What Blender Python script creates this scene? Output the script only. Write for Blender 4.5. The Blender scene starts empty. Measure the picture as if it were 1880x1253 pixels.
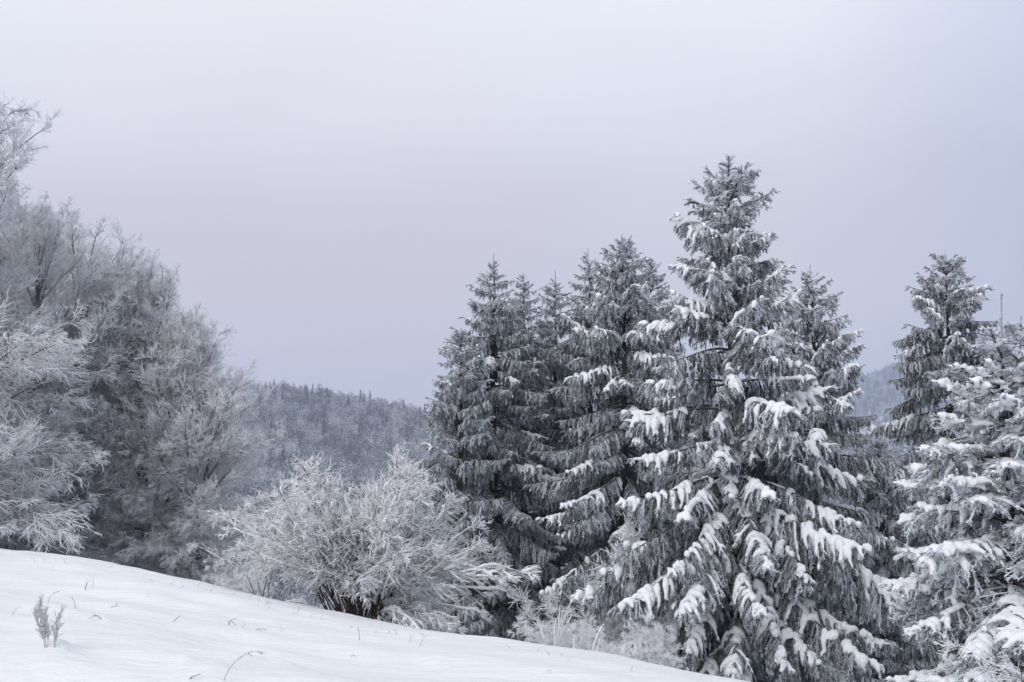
import bpy, math, random
import numpy as np
from mathutils import Matrix, Vector

C = bpy.context.scene.collection
SC = bpy.context.scene
F = 2016.0            # focal length in photo pixels (photo 1880 x 1253)
PITCH = math.atan(174.0 / F)

# ------------------------------------------------------------------ camera
cam_d = bpy.data.cameras.new('camera')
cam_d.sensor_width = 36.0
cam_d.lens = 36.0 * F / 1880.0
cam_d.clip_start = 0.1
cam_d.clip_end = 12000
cam = bpy.data.objects.new('camera', cam_d)
C.objects.link(cam)
cam.location = (0, 0, 0)
cam.rotation_euler = (math.pi / 2 + PITCH, 0, 0)
SC.camera = cam

# ------------------------------------------------------------------ world: overcast winter sky
SUN_EL, SUN_AZ = math.radians(34), math.radians(-150)
W = bpy.data.worlds.new('World')
SC.world = W
W.use_nodes = True
nt = W.node_tree
for n in list(nt.nodes):
    nt.nodes.remove(n)
N = nt.nodes.new
LK = nt.links.new
out = N('ShaderNodeOutputWorld')
sky = N('ShaderNodeTexSky')
sky.sky_type = 'NISHITA'
sky.sun_disc = False
sky.sun_elevation = SUN_EL
sky.sun_rotation = SUN_AZ
bg_sky = N('ShaderNodeBackground')
bg_sky.inputs[1].default_value = 0.05
LK(sky.outputs[0], bg_sky.inputs[0])
tc = N('ShaderNodeTexCoord')
sep = N('ShaderNodeSeparateXYZ')
LK(tc.outputs['Generated'], sep.inputs[0])
# slow cloud noise bends the elevation
mp = N('ShaderNodeMapping')
mp.inputs['Scale'].default_value = (1.3, 1.3, 3.2)
mp.inputs['Location'].default_value = (0.35, 0.2, 0.1)
LK(tc.outputs['Generated'], mp.inputs[0])
nz = N('ShaderNodeTexNoise')
nz.inputs['Scale'].default_value = 1.7
nz.inputs['Detail'].default_value = 2.5
nz.inputs['Roughness'].default_value = 0.45
LK(mp.outputs[0], nz.inputs[0])
ma = N('ShaderNodeMath'); ma.operation = 'MULTIPLY_ADD'
LK(nz.outputs[0], ma.inputs[0]); ma.inputs[1].default_value = 0.30; 
ms = N('ShaderNodeMath'); ms.operation = 'SUBTRACT'
LK(sep.outputs[2], ms.inputs[0]); ms.inputs[1].default_value = 0.15
LK(ms.outputs[0], ma.inputs[2])
ramp = N('ShaderNodeValToRGB')
cr = ramp.color_ramp
cr.interpolation = 'B_SPLINE'
cr.elements[0].position = 0.0
cr.elements[0].color = (0.69, 0.645, 0.70, 1)
cr.elements[1].position = 1.0
cr.elements[1].color = (1.02, 1.03, 1.10, 1)
for p, c in ((0.08, (0.675, 0.645, 0.70)), (0.15, (0.63, 0.612, 0.692)), (0.24, (0.705, 0.705, 0.785)), (0.37, (0.85, 0.86, 0.935)), (0.6, (0.94, 0.95, 1.02))):
    e = cr.elements.new(p); e.color = (*c, 1)
LK(ma.outputs[0], ramp.inputs[0])
# the cloud thins towards the right: bluer there
blue = N('ShaderNodeMapRange')
blue.inputs['From Min'].default_value = 0.22
blue.inputs['From Max'].default_value = 0.50
blue.inputs['To Min'].default_value = 0.0
blue.inputs['To Max'].default_value = 0.85
blue.interpolation_type = 'SMOOTHSTEP'
LK(sep.outputs[0], blue.inputs['Value'])
mixb = N('ShaderNodeMix'); mixb.data_type = 'RGBA'; mixb.blend_type = 'MULTIPLY'
LK(blue.outputs[0], mixb.inputs['Factor'])
LK(ramp.outputs[0], mixb.inputs['A'])
mixb.inputs['B'].default_value = (0.70, 0.79, 0.93, 1)
# a heavier, faintly pink bank of cloud low in the middle left
cb = at_dir = Vector(((520 - 940) / F, 1.0, 0.13)).normalized()
vd = N('ShaderNodeVectorMath'); vd.operation = 'DOT_PRODUCT'
LK(tc.outputs['Generated'], vd.inputs[0]); vd.inputs[1].default_value = cb
md_ = N('ShaderNodeMath'); md_.operation = 'MULTIPLY_ADD'; md_.inputs[1].default_value = 0.06
LK(nz.outputs[0], md_.inputs[0]); LK(vd.outputs['Value'], md_.inputs[2])
bank = N('ShaderNodeMapRange'); bank.interpolation_type = 'SMOOTHSTEP'
bank.inputs['From Min'].default_value = 0.965; bank.inputs['From Max'].default_value = 1.035
LK(md_.outputs[0], bank.inputs['Value'])
mixk = N('ShaderNodeMix'); mixk.data_type = 'RGBA'; mixk.blend_type = 'MULTIPLY'
LK(bank.outputs[0], mixk.inputs['Factor']); LK(mixb.outputs['Result'], mixk.inputs['A'])
mixk.inputs['B'].default_value = (0.965, 0.94, 0.945, 1)
bg_cl = N('ShaderNodeBackground')
bg_cl.inputs[1].default_value = 1.06
LK(mixk.outputs['Result'], bg_cl.inputs[0])
add = N('ShaderNodeMixShader')
add.inputs[0].default_value = 0.97       # almost closed cloud cover in front of the blue sky
LK(bg_sky.outputs[0], add.inputs[1])
LK(bg_cl.outputs[0], add.inputs[2])
LK(add.outputs[0], out.inputs[0])

# ------------------------------------------------------------------ sun behind the cloud
sl = bpy.data.lights.new('sun', 'SUN')
sl.energy = 1.2
sl.angle = math.radians(40)
sl.color = (1.0, 0.985, 0.975)
so = bpy.data.objects.new('sun', sl)
C.objects.link(so)
sd = Vector((math.sin(SUN_AZ) * math.cos(SUN_EL), math.cos(SUN_AZ) * math.cos(SUN_EL), math.sin(SUN_EL)))
so.rotation_euler = sd.to_track_quat('Z', 'Y').to_euler()

SC.view_settings.view_transform = 'Standard'
SC.view_settings.look = 'None'
SC.view_settings.exposure = 0.0
SC.view_settings.gamma = 1.0
SC.view_settings.use_curve_mapping = False
SC.render.engine = 'CYCLES'
cy = SC.cycles
cy.max_bounces = 5
cy.diffuse_bounces = 3
cy.glossy_bounces = 1
cy.transmission_bounces = 1
cy.volume_bounces = 1
cy.transparent_max_bounces = 4
cy.caustics_reflective = False
cy.caustics_refractive = False
cy.use_denoising = True
cy.denoiser = 'OPENIMAGEDENOISE'
cy.denoising_input_passes = 'RGB_ALBEDO_NORMAL'
cy.use_adaptive_sampling = True
cy.adaptive_threshold = 0.02

# ------------------------------------------------------------------ helpers
def at(px, py, d):
    """the point at depth d seen at photo pixel (px, py)"""
    u = (px - 940.0) / F
    v = (626.5 - py) / F
    y = math.cos(PITCH) - v * math.sin(PITCH)
    z = math.sin(PITCH) + v * math.cos(PITCH)
    return Vector((u / y * d, d, z / y * d))

def nrm(a):
    return a / np.maximum(np.linalg.norm(a, axis=-1, keepdims=True), 1e-9)

class Geo:
    """collects tubes and blades with a per-vertex 'frost' value, builds one mesh"""
    def __init__(s):
        s.v, s.q, s.t, s.f, s.n = [], [], [], [], 0
        s.qm, s.tm = [], []
    def verts(s, v, fr):
        v = v.reshape(-1, 3)
        s.v.append(v)
        s.f.append(np.broadcast_to(fr, (len(v),)).astype(np.float32) if np.ndim(fr) == 0 else np.asarray(fr, np.float32).ravel())
        b = s.n
        s.n += len(v)
        return b
    def tubes(s, P, R, sides, rng, frost=0.5, mat=0):
        P = np.asarray(P, float); R = np.asarray(R, float)
        M, n = P.shape[:2]
        if M == 0: return
        T = np.empty_like(P)
        T[:, 1:-1] = P[:, 2:] - P[:, :-2]; T[:, 0] = P[:, 1] - P[:, 0]; T[:, -1] = P[:, -1] - P[:, -2]
        T = nrm(T)
        ref = nrm(rng.normal(size=(M, 1, 3)))
        mean = nrm((P[:, -1] - P[:, 0])[:, None])
        ref = nrm(ref - mean * (ref * mean).sum(-1, keepdims=True))
        a = nrm(np.cross(T, ref)); b = np.cross(T, a)
        ph = np.arange(sides) * 2 * math.pi / sides
        V = P[:, :, None] + R[:, :, None, None] * (np.cos(ph)[None, None, :, None] * a[:, :, None] + np.sin(ph)[None, None, :, None] * b[:, :, None])
        if np.ndim(frost) > 0:
            frost = np.broadcast_to(np.asarray(frost)[:, :, None] if np.ndim(frost) == 2 else np.asarray(frost)[:, None, None], (M, n, sides))
        base = s.verts(V, frost)
        i = np.arange(M)[:, None, None] * n * sides
        j = np.arange(n - 1)[None, :, None] * sides
        k = np.arange(sides)[None, None, :]
        k2 = (k + 1) % sides
        q = np.stack(np.broadcast_arrays(i + j + k, i + j + k2, i + j + sides + k2, i + j + sides + k), -1).reshape(-1, 4) + base
        s.q.append(q); s.qm.append(np.full(len(q), mat, np.int32))
    def blades(s, p, d, l, w, rng, f0, f1, mat=0):
        M = len(p)
        if M == 0: return
        side = nrm(np.cross(d, rng.normal(size=(M, 3)))) * (np.asarray(w) * 0.5)[:, None]
        V = np.stack((p - side, p + side, p + d * np.asarray(l)[:, None]), 1)
        fr = np.stack((np.broadcast_to(f0, (M,)), np.broadcast_to(f0, (M,)), np.broadcast_to(f1, (M,))), 1)
        base = s.verts(V, fr)
        t = np.arange(M * 3).reshape(M, 3) + base
        s.t.append(t); s.tm.append(np.full(M, mat, np.int32))
    def raw(s, V, quads=None, tris=None, frost=0.5, mat=0):
        base = s.verts(np.asarray(V, float), frost)
        if quads is not None and len(quads):
            s.q.append(np.asarray(quads) + base); s.qm.append(np.full(len(quads), mat, np.int32))
        if tris is not None and len(tris):
            s.t.append(np.asarray(tris) + base); s.tm.append(np.full(len(tris), mat, np.int32))
    def mesh(s, name, mats, smooth=True):
        V = np.concatenate(s.v).astype(np.float32)
        me = bpy.data.meshes.new(name)
        nq = sum(len(q) for q in s.q); ntr = sum(len(t) for t in s.t)
        idx = np.concatenate([q.ravel() for q in s.q] + [t.ravel() for t in s.t]).astype(np.int32)
        me.vertices.add(len(V)); me.vertices.foreach_set('co', V.ravel())
        me.loops.add(len(idx)); me.loops.foreach_set('vertex_index', idx)
        me.polygons.add(nq + ntr)
        ls = np.concatenate((np.arange(nq) * 4, nq * 4 + np.arange(ntr) * 3)).astype(np.int32)
        me.polygons.foreach_set('loop_start', ls)
        mi = np.concatenate(s.qm + s.tm)
        me.polygons.foreach_set('material_index', mi)
        me.polygons.foreach_set('use_smooth', np.full(nq + ntr, smooth, bool))
        at_ = me.attributes.new('frost', 'FLOAT', 'POINT')
        at_.data.foreach_set('value', np.concatenate(s.f))
        for m in (mats if isinstance(mats, (list, tuple)) else [mats]):
            me.materials.append(m)
        me.update(calc_edges=True)
        return me

def link(name, me, parent=None, mw=None):
    o = bpy.data.objects.new(name, me)
    C.objects.link(o)
    if parent is not None: o.parent = parent
    if mw is not None: o.matrix_local = mw
    return o

def tag(o, label, cat, group=None, kind=None):
    if label: o['label'] = label
    if cat: o['category'] = cat
    if group: o['group'] = group
    if kind: o['kind'] = kind
    return o

def empty(name, loc, label, cat, group=None):
    o = bpy.data.objects.new(name, None)
    C.objects.link(o)
    o.location = loc
    o.empty_display_size = 0.2
    return tag(o, label, cat, group)

def grow(P0, d0, L, n, grav, wig, rng):
    """polylines from P0 along d0; grav > 0 bends down"""
    M = len(P0)
    P = np.empty((M, n, 3)); P[:, 0] = P0
    d = nrm(np.asarray(d0, float))
    step = (np.asarray(L) / (n - 1))[:, None]
    g = np.broadcast_to(np.asarray(grav, float), (M,))[:, None] / (n - 1)
    for i in range(1, n):
        d = nrm(d + np.array([0, 0, -1.0]) * g + rng.normal(size=(M, 3)) * wig)
        P[:, i] = P[:, i - 1] + d * step
    return P

def sample(P, t, own=None):
    """points and tangents at parameter t (0..1) on polylines P[own]"""
    M, n = P.shape[:2]
    x = np.clip(t, 0, 0.9999) * (n - 1)
    i = x.astype(int); f = (x - i)[:, None]
    own = np.arange(M) if own is None else own
    a, b = P[own, i], P[own, i + 1]
    return a * (1 - f) + b * f, nrm(b - a)

# ------------------------------------------------------------------ materials
def new_mat(name):
    m = bpy.data.materials.new(name)
    m.use_nodes = True
    t = m.node_tree
    b = t.nodes['Principled BSDF']
    b.inputs['Specular IOR Level'].default_value = 0.2
    return m, t, b

def frost_mat(name, dark, white, lo, hi, nscale, up, rough=0.75, namp=0.5):
    """a dark plant surface under rime: rime amount from the 'frost' attribute, noise and how far the face looks up"""
    m, t, b = new_mat(name)
    a = t.nodes.new('ShaderNodeAttribute'); a.attribute_name = 'frost'
    tcn = t.nodes.new('ShaderNodeTexCoord')
    nn = t.nodes.new('ShaderNodeTexNoise'); nn.inputs['Scale'].default_value = nscale; nn.inputs['Detail'].default_value = 3
    t.links.new(tcn.outputs['Object'], nn.inputs['Vector'])
    m1 = t.nodes.new('ShaderNodeMath'); m1.operation = 'MULTIPLY_ADD'
    t.links.new(nn.outputs['Fac'], m1.inputs[0]); m1.inputs[1].default_value = namp; 
    m0 = t.nodes.new('ShaderNodeMath'); m0.operation = 'SUBTRACT'; m0.inputs[1].default_value = namp * 0.5
    t.links.new(a.outputs['Fac'], m0.inputs[0]); t.links.new(m0.outputs[0], m1.inputs[2])
    g = t.nodes.new('ShaderNodeNewGeometry')
    sx = t.nodes.new('ShaderNodeSeparateXYZ'); t.links.new(g.outputs['Normal'], sx.inputs[0])
    m2 = t.nodes.new('ShaderNodeMath'); m2.operation = 'MULTIPLY_ADD'
    t.links.new(sx.outputs['Z'], m2.inputs[0]); m2.inputs[1].default_value = up
    t.links.new(m1.outputs[0], m2.inputs[2])
    mr = t.nodes.new('ShaderNodeMapRange'); mr.inputs['From Min'].default_value = lo; mr.inputs['From Max'].default_value = hi
    t.links.new(m2.outputs[0], mr.inputs['Value'])
    mx = t.nodes.new('ShaderNodeMix'); mx.data_type = 'RGBA'
    t.links.new(mr.outputs[0], mx.inputs['Factor'])
    mx.inputs['A'].default_value = (*dark, 1); mx.inputs['B'].default_value = (*white, 1)
    t.links.new(mx.outputs['Result'], b.inputs['Base Color'])
    b.inputs['Roughness'].default_value = rough
    return m

M_NEEDLE = frost_mat('rimed_needles', (0.018, 0.025, 0.020), (0.78, 0.81, 0.875), 0.10, 0.80, 7.0, 0.28)
M_NEEDLE_FAR = M_NEEDLE
M_TWIG = frost_mat('rimed_twigs', (0.074, 0.052, 0.050), (0.84, 0.845, 0.88), 0.04, 0.70, 3.0, 0.28)
M_BARK = frost_mat('bark', (0.045, 0.035, 0.03), (0.7, 0.71, 0.75), 0.2, 1.2, 14.0, 0.25, 0.9)
M_BUSH = frost_mat('rimed_bush_twigs', (0.070, 0.044, 0.034), (0.85, 0.855, 0.88), 0.12, 0.76, 10.0, 0.30)
M_DRY = frost_mat('dry_stalk', (0.16, 0.115, 0.075), (0.75, 0.76, 0.8), 0.2, 0.9, 30.0, 0.25)

def snow_mat(name, col, fine, bump):
    m, t, b = new_mat(name)
    tcn = t.nodes.new('ShaderNodeTexCoord')
    n1 = t.nodes.new('ShaderNodeTexNoise'); n1.inputs['Scale'].default_value = fine; n1.inputs['Detail'].default_value = 6; n1.inputs['Roughness'].default_value = 0.65
    t.links.new(tcn.outputs['Object'], n1.inputs['Vector'])
    bp = t.nodes.new('ShaderNodeBump'); bp.inputs['Strength'].default_value = bump; bp.inputs['Distance'].default_value = 0.02
    t.links.new(n1.outputs['Fac'], bp.inputs['Height'])
    t.links.new(bp.outputs[0], b.inputs['Normal'])
    b.inputs['Base Color'].default_value = (*col, 1)
    b.inputs['Roughness'].default_value = 0.65
    return m
M_SNOW = snow_mat('lying_snow', (0.82, 0.83, 0.86), 35, 0.35)

def field_mat():
    m, t, b = new_mat('snow_cover')
    tcn = t.nodes.new('ShaderNodeTexCoord')
    mp = t.nodes.new('ShaderNodeMapping'); mp.inputs['Scale'].default_value = (1.0, 2.6, 1.0); mp.inputs['Rotation'].default_value = (0, 0, 0.2)
    t.links.new(tcn.outputs['Object'], mp.inputs[0])
    n1 = t.nodes.new('ShaderNodeTexNoise'); n1.inputs['Scale'].default_value = 3.2; n1.inputs['Detail'].default_value = 7; n1.inputs['Roughness'].default_value = 0.6
    t.links.new(mp.outputs[0], n1.inputs['Vector'])
    n2 = t.nodes.new('ShaderNodeTexNoise'); n2.inputs['Scale'].default_value = 90; n2.inputs['Detail'].default_value = 3
    t.links.new(tcn.outputs['Object'], n2.inputs['Vector'])
    b1 = t.nodes.new('ShaderNodeBump'); b1.inputs['Strength'].default_value = 0.85; b1.inputs['Distance'].default_value = 0.06
    t.links.new(n1.outputs['Fac'], b1.inputs['Height'])
    b2 = t.nodes.new('ShaderNodeBump'); b2.inputs['Strength'].default_value = 0.5; b2.inputs['Distance'].default_value = 0.010
    t.links.new(n2.outputs['Fac'], b2.inputs['Height']); t.links.new(b1.outputs[0], b2.inputs['Normal'])
    t.links.new(b2.outputs[0], b.inputs['Normal'])
    b.inputs['Base Color'].default_value = (0.83, 0.835, 0.865, 1)
    b.inputs['Roughness'].default_value = 0.6
    return m
M_FIELD = field_mat()

def far_mat(name, dark, white, lo, hi):
    m, t, b = new_mat(name)
    tcn = t.nodes.new('ShaderNodeTexCoord')
    nn = t.nodes.new('ShaderNodeTexNoise'); nn.inputs['Scale'].default_value = 0.9; nn.inputs['Detail'].default_value = 4
    t.links.new(tcn.outputs['Object'], nn.inputs['Vector'])
    oi = t.nodes.new('ShaderNodeObjectInfo')
    g = t.nodes.new('ShaderNodeNewGeometry')
    sx = t.nodes.new('ShaderNodeSeparateXYZ'); t.links.new(g.outputs['Normal'], sx.inputs[0])
    ab = t.nodes.new('ShaderNodeMath'); ab.operation = 'MULTIPLY_ADD'; ab.inputs[1].default_value = 0.25
    t.links.new(sx.outputs['Z'], ab.inputs[0]); t.links.new(nn.outputs['Fac'], ab.inputs[2])
    rr = t.nodes.new('ShaderNodeMath'); rr.operation = 'MULTIPLY_ADD'; rr.inputs[1].default_value = 0.34
    t.links.new(oi.outputs['Random'], rr.inputs[0]); t.links.new(ab.outputs[0], rr.inputs[2])
    mr = t.nodes.new('ShaderNodeMapRange'); mr.inputs['From Min'].default_value = lo; mr.inputs['From Max'].default_value = hi
    t.links.new(rr.outputs[0], mr.inputs['Value'])
    mx = t.nodes.new('ShaderNodeMix'); mx.data_type = 'RGBA'
    t.links.new(mr.outputs[0], mx.inputs['Factor'])
    mx.inputs['A'].default_value = (*dark, 1); mx.inputs['B'].default_value = (*white, 1)
    t.links.new(mx.outputs['Result'], b.inputs['Base Color'])
    b.inputs['Roughness'].default_value = 0.9
    return m
M_FAR_CON = far_mat('far_frosted_needles', (0.02, 0.03, 0.025), (0.60, 0.62, 0.66), 0.58, 1.1)
M_FAR_DEC = far_mat('far_frosted_twigs', (0.06, 0.055, 0.06), (0.82, 0.83, 0.86), 0.58, 0.98)

# ------------------------------------------------------------------ ground
CREST = [(-700, 930, 27), (0, 1016, 24), (150, 1033, 22.3), (250, 1052, 20.8), (380, 1080, 19), (500, 1108, 17.3), (600, 1134, 15.8), (740, 1163, 14),
         (900, 1182, 12.8), (1050, 1204, 11.8), (1200, 1234, 10.8), (1320, 1257, 10), (1500, 1292, 9.5), (1880, 1360, 8.8), (2500, 1440, 8.5)]
_az, _D, _z = [], [], []
for px, py, d in CREST:
    p = at(px, py, d)
    _az.append(math.atan2(p.x, p.y)); _D.append(math.hypot(p.x, p.y)); _z.append(p.z)
_az = [-math.pi] + _az + [math.pi]
_D = [16] + _D + [16]; _z = [-2.2] + _z + [-2.2]
EYE = 1.65
_fine = np.linspace(-math.pi, math.pi, 4001)
def _sm(v):
    w = np.interp(_fine, _az, v); k = np.hanning(61); k /= k.sum()
    return np.convolve(np.pad(w, 30, mode='wrap'), k, 'valid')
_Df, _zf = _sm(_D), _sm(_z)
_rg = np.random.default_rng(5)
_WV = [(_rg.uniform(0.3, 1.6), _rg.uniform(1.0, 4.5), _rg.uniform(0, 6.28), _rg.uniform(-0.5, 0.5)) for _ in range(26)]
MOUNDS = []      # (x, y, radius, height)
def softmax_floor(z, fl, k):
    return fl + k * np.logaddexp(0, (z - fl) / k)
def ground(x, y, bumps=True):
    x = np.asarray(x, float); y = np.asarray(y, float)
    az = np.arctan2(x, y); d = np.hypot(x, y)
    D = np.interp(az, _fine, _Df); zc = np.interp(az, _fine, _zf)
    slope_max = 0.36
    # depth at which the curved slope reaches its steepest
    dl = D * (1 + (slope_max + zc / D) * D / (2 * EYE))
    q = lambda dd: -EYE * (1 - dd / D) ** 2 + zc * dd / D
    z = np.where(d <= dl, q(np.minimum(d, dl)), q(dl) - slope_max * (d - dl))
    z = softmax_floor(z, -70.0, 12.0)
    # low drifts: none right at the camera
    if bumps:
        s = np.zeros_like(z)
        for fx, fy, ph, tw in _WV:
            s += np.sin(x * fx + y * fy * 0.7 + ph + tw * np.sin(0.4 * x + ph)) / (fx + fy)
        z = z + 0.030 * s * np.clip(d / 4, 0, 1) * np.clip(1.6 - d / 40, 0, 1)
        for fx, fy, ph, tw in _WV[:14]:
            z = z + 0.0035 * np.sin(x * fx * 5 + y * fy * 2.2 + ph * 3 + 1.5 * np.sin(1.3 * x - 0.9 * y + ph)) * np.clip(d / 4, 0, 1) * np.clip(1.6 - d / 40, 0, 1)
        for mx_, my_, r, h in MOUNDS:
            z = z + h * np.exp(-((x - mx_) ** 2 + (y - my_) ** 2) / (r * r))
    return z
def gz(x, y):
    return float(ground(np.array([x]), np.array([y]))[0])
def on_ground(px, py, d0=3.0):
    """where the sight line through (px, py) meets the snow"""
    d = d0
    while d < 60:
        p = at(px, py, d)
        if p.z < gz(p.x, p.y): return Vector((p.x, p.y, gz(p.x, p.y)))
        d += 0.03
    return p
def on_field(px, d):
    p = at(px, 800, d)
    return Vector((p.x, p.y, gz(p.x, p.y)))

def polar_sheet(name, radii, azs, fn, mat):
    R, A = np.meshgrid(radii, azs, indexing='ij')
    X, Y = R * np.sin(A), R * np.cos(A)
    Z = fn(X, Y)
    n, m = X.shape
    g = Geo()
    i = np.arange(n - 1)[:, None] * m; j = np.arange(m - 1)[None, :]
    q = np.stack((i + j, i + m + j, i + m + j + 1, i + j + 1), -1).reshape(-1, 4)[:, ::-1]
    g.raw(np.stack((X, Y, Z), -1), quads=q)
    return link(name, g.mesh(name, mat))

_rm = np.random.default_rng(8)
for _ in range(34):
    _px, _py = _rm.uniform(0, 1100), _rm.uniform(1060, 1245)
    if _py < np.interp(_px, [c[0] for c in CREST], [c[1] for c in CREST]) + 12: continue
    p = on_ground(_px, _py); MOUNDS.append((p.x, p.y, _rm.uniform(0.1, 0.45), _rm.choice([-1, 1]) * _rm.uniform(0.010, 0.030)))
for px, py, r, h in ((103, 1203, 0.11, 0.085), (190, 1142, 0.09, 0.05), (800, 1215, 0.10, 0.04), (340, 1214, 0.07, 0.05), (385, 1228, 0.13, 0.05), (30, 1232, 0.5, 0.06), (520, 1222, 0.12, 0.04)):
    p = on_ground(px, py); MOUNDS.append((p.x, p.y, r, h))

fr = np.concatenate((np.linspace(0.3, 4, 14), np.linspace(4.1, 34, 260), np.geomspace(34.5, 330, 60)))
azf = np.concatenate((np.linspace(-math.pi, -0.75, 60), np.linspace(-0.74, 0.74, 420), np.linspace(0.75, math.pi, 60)))
field = polar_sheet('snow_field', fr, azf, ground, M_FIELD)
tag(field, None, None, None, 'structure')

# far hills: a wooded hill across the valley (ridge about 1 km off) and a fainter one beyond
RIDGE1 = [(-900, 690), (0, 712), (300, 724), (420, 737), (545, 750), (650, 764), (770, 786), (900, 812), (1100, 850), (1500, 900), (2600, 930)]
_ra = [math.atan((p - 940) / F) for p, _ in RIDGE1]; _re = [at(p, y, 1000).z for p, y in RIDGE1]
RIDGE2 = [(-900, 800), (900, 790), (1300, 742), (1450, 720), (1560, 726), (1640, 698), (1720, 690), (1880, 706), (2600, 730)]
_rb = [math.atan((p - 940) / F) for p, _ in RIDGE2]; _rf = [at(p, y, 2600).z for p, y in RIDGE2]
def hill1(x, y):
    az = np.arctan2(x, y); d = y + 0.0 * x
    top = np.interp(az, _ra, _re)
    t = np.clip((np.hypot(x, y) - 320) / (1000 - 320), 0, 1)
    t2 = np.clip((np.hypot(x, y) - 1000) / 290, 0, 1)
    prof = t ** 1.15
    z = -85 + (top + 85) * np.where(t < 1, prof, 1 - 0.9 * t2 * t2)
    z += 9 * np.sin(x * 0.021 + 1.0) * np.sin(y * 0.012 + x * 0.006) * np.clip(t * (1 - t) * 4, 0, 1)
    return z
def hill2(x, y):
    az = np.arctan2(x, y); r = np.hypot(x, y)
    top = np.interp(az, _rb, _rf)
    t = np.clip((r - 1250) / (2600 - 1250), 0, 1)
    t2 = np.clip((r - 2600) / 600, 0, 1)
    z = -85 + (top + 85) * np.where(t < 1, t * t * (3 - 2 * t), 1 - t2 * t2)
    z += 22 * np.sin(x * 0.008 + 0.5) * np.sin(y * 0.005 + x * 0.003) * np.clip(t * (1 - t) * 4, 0, 1)
    return z
M_HILL = far_mat('wooded_hill_snow', (0.16, 0.16, 0.17), (0.6, 0.61, 0.64), 0.3, 0.9)
h1 = polar_sheet('far_hill', np.linspace(318, 1300, 80), np.linspace(-1.0, 1.0, 160), hill1, M_HILL); tag(h1, None, None, None, 'structure')
h2 = polar_sheet('distant_hill', np.linspace(1270, 3250, 70), np.linspace(-1.0, 1.0, 160), hill2, M_HILL); tag(h2, None, None, None, 'structure')

# ------------------------------------------------------------------ haze in the valley air
hz_bm = Geo()
hx, hy0, hy1, hz0, hz1 = 3300.0, -60.0, 3300.0, -100.0, 195.0
hv = [(-hx, hy0, hz0), (hx, hy0, hz0), (hx, hy1, hz0), (-hx, hy1, hz0), (-hx, hy0, hz1), (hx, hy0, hz1), (hx, hy1, hz1), (-hx, hy1, hz1)]
hz_bm.raw(hv, quads=[(3, 2, 1, 0), (4, 5, 6, 7), (0, 1, 5, 4), (1, 2, 6, 5), (2, 3, 7, 6), (3, 0, 4, 7)])
M_HAZE = bpy.data.materials.new('haze_air'); M_HAZE.use_nodes = True
ht = M_HAZE.node_tree; ht.nodes.clear()
ho = ht.nodes.new('ShaderNodeOutputMaterial'); hv_ = ht.nodes.new('ShaderNodeVolumePrincipled')
hv_.inputs['Color'].default_value = (0.70, 0.80, 1.0, 1); hv_.inputs['Density'].default_value = 0.00035
hv_.inputs['Anisotropy'].default_value = 0.2
ht.links.new(hv_.outputs[0], ho.inputs['Volume'])
USE_HAZE = True
if USE_HAZE:
    tag(link('haze', hz_bm.mesh('haze', M_HAZE, smooth=False)), None, None, None, 'stuff')

# ------------------------------------------------------------------ snow lumps fused into one smooth mesh
def fuse(geo, name, voxel, mat, smooth=2):
    me = geo.mesh(name + '_raw', mat)
    o = bpy.data.objects.new('tmp', me); C.objects.link(o)
    r = o.modifiers.new('r', 'REMESH'); r.mode = 'VOXEL'; r.voxel_size = voxel; r.use_smooth_shade = True
    s = o.modifiers.new('s', 'SMOOTH'); s.factor = 0.5; s.iterations = smooth
    dg = bpy.context.evaluated_depsgraph_get(); dg.update()
    res = bpy.data.meshes.new_from_object(o.evaluated_get(dg))
    res.name = name
    bpy.data.objects.remove(o); bpy.data.meshes.remove(me)
    n = len(res.vertices)
    if n:
        co = np.empty(n * 3, np.float32); res.vertices.foreach_get('co', co); co = co.reshape(-1, 3)
        no = np.empty(n * 3, np.float32); res.vertices.foreach_get('normal', no); no = no.reshape(-1, 3)
        r_ = np.random.default_rng(n)
        w = np.zeros(n)
        for _ in range(9):
            kx = r_.normal(size=3) * r_.uniform(25, 90)
            w += np.sin(co @ kx + r_.uniform(0, 6.28)) / 3.0
        co = co + no * (w * voxel * 0.28 + r_.normal(size=n) * voxel * 0.16)[:, None]
        res.vertices.foreach_set('co', co.astype(np.float32).ravel()); res.update()
    res.materials.clear(); res.materials.append(mat)
    return res

def closed_tubes(g, P, R, sides, rng):
    """tubes closed by shrinking ends, for fusing"""
    P = np.concatenate((P[:, :1] - (P[:, 1:2] - P[:, :1]) * 0.05, P, P[:, -1:] + (P[:, -1:] - P[:, -2:-1]) * 0.05), 1)
    R = np.concatenate((R[:, :1] * 0 + 1e-4, R, R[:, -1:] * 0 + 1e-4), 1)
    g.tubes(P, R, sides, rng)

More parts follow.
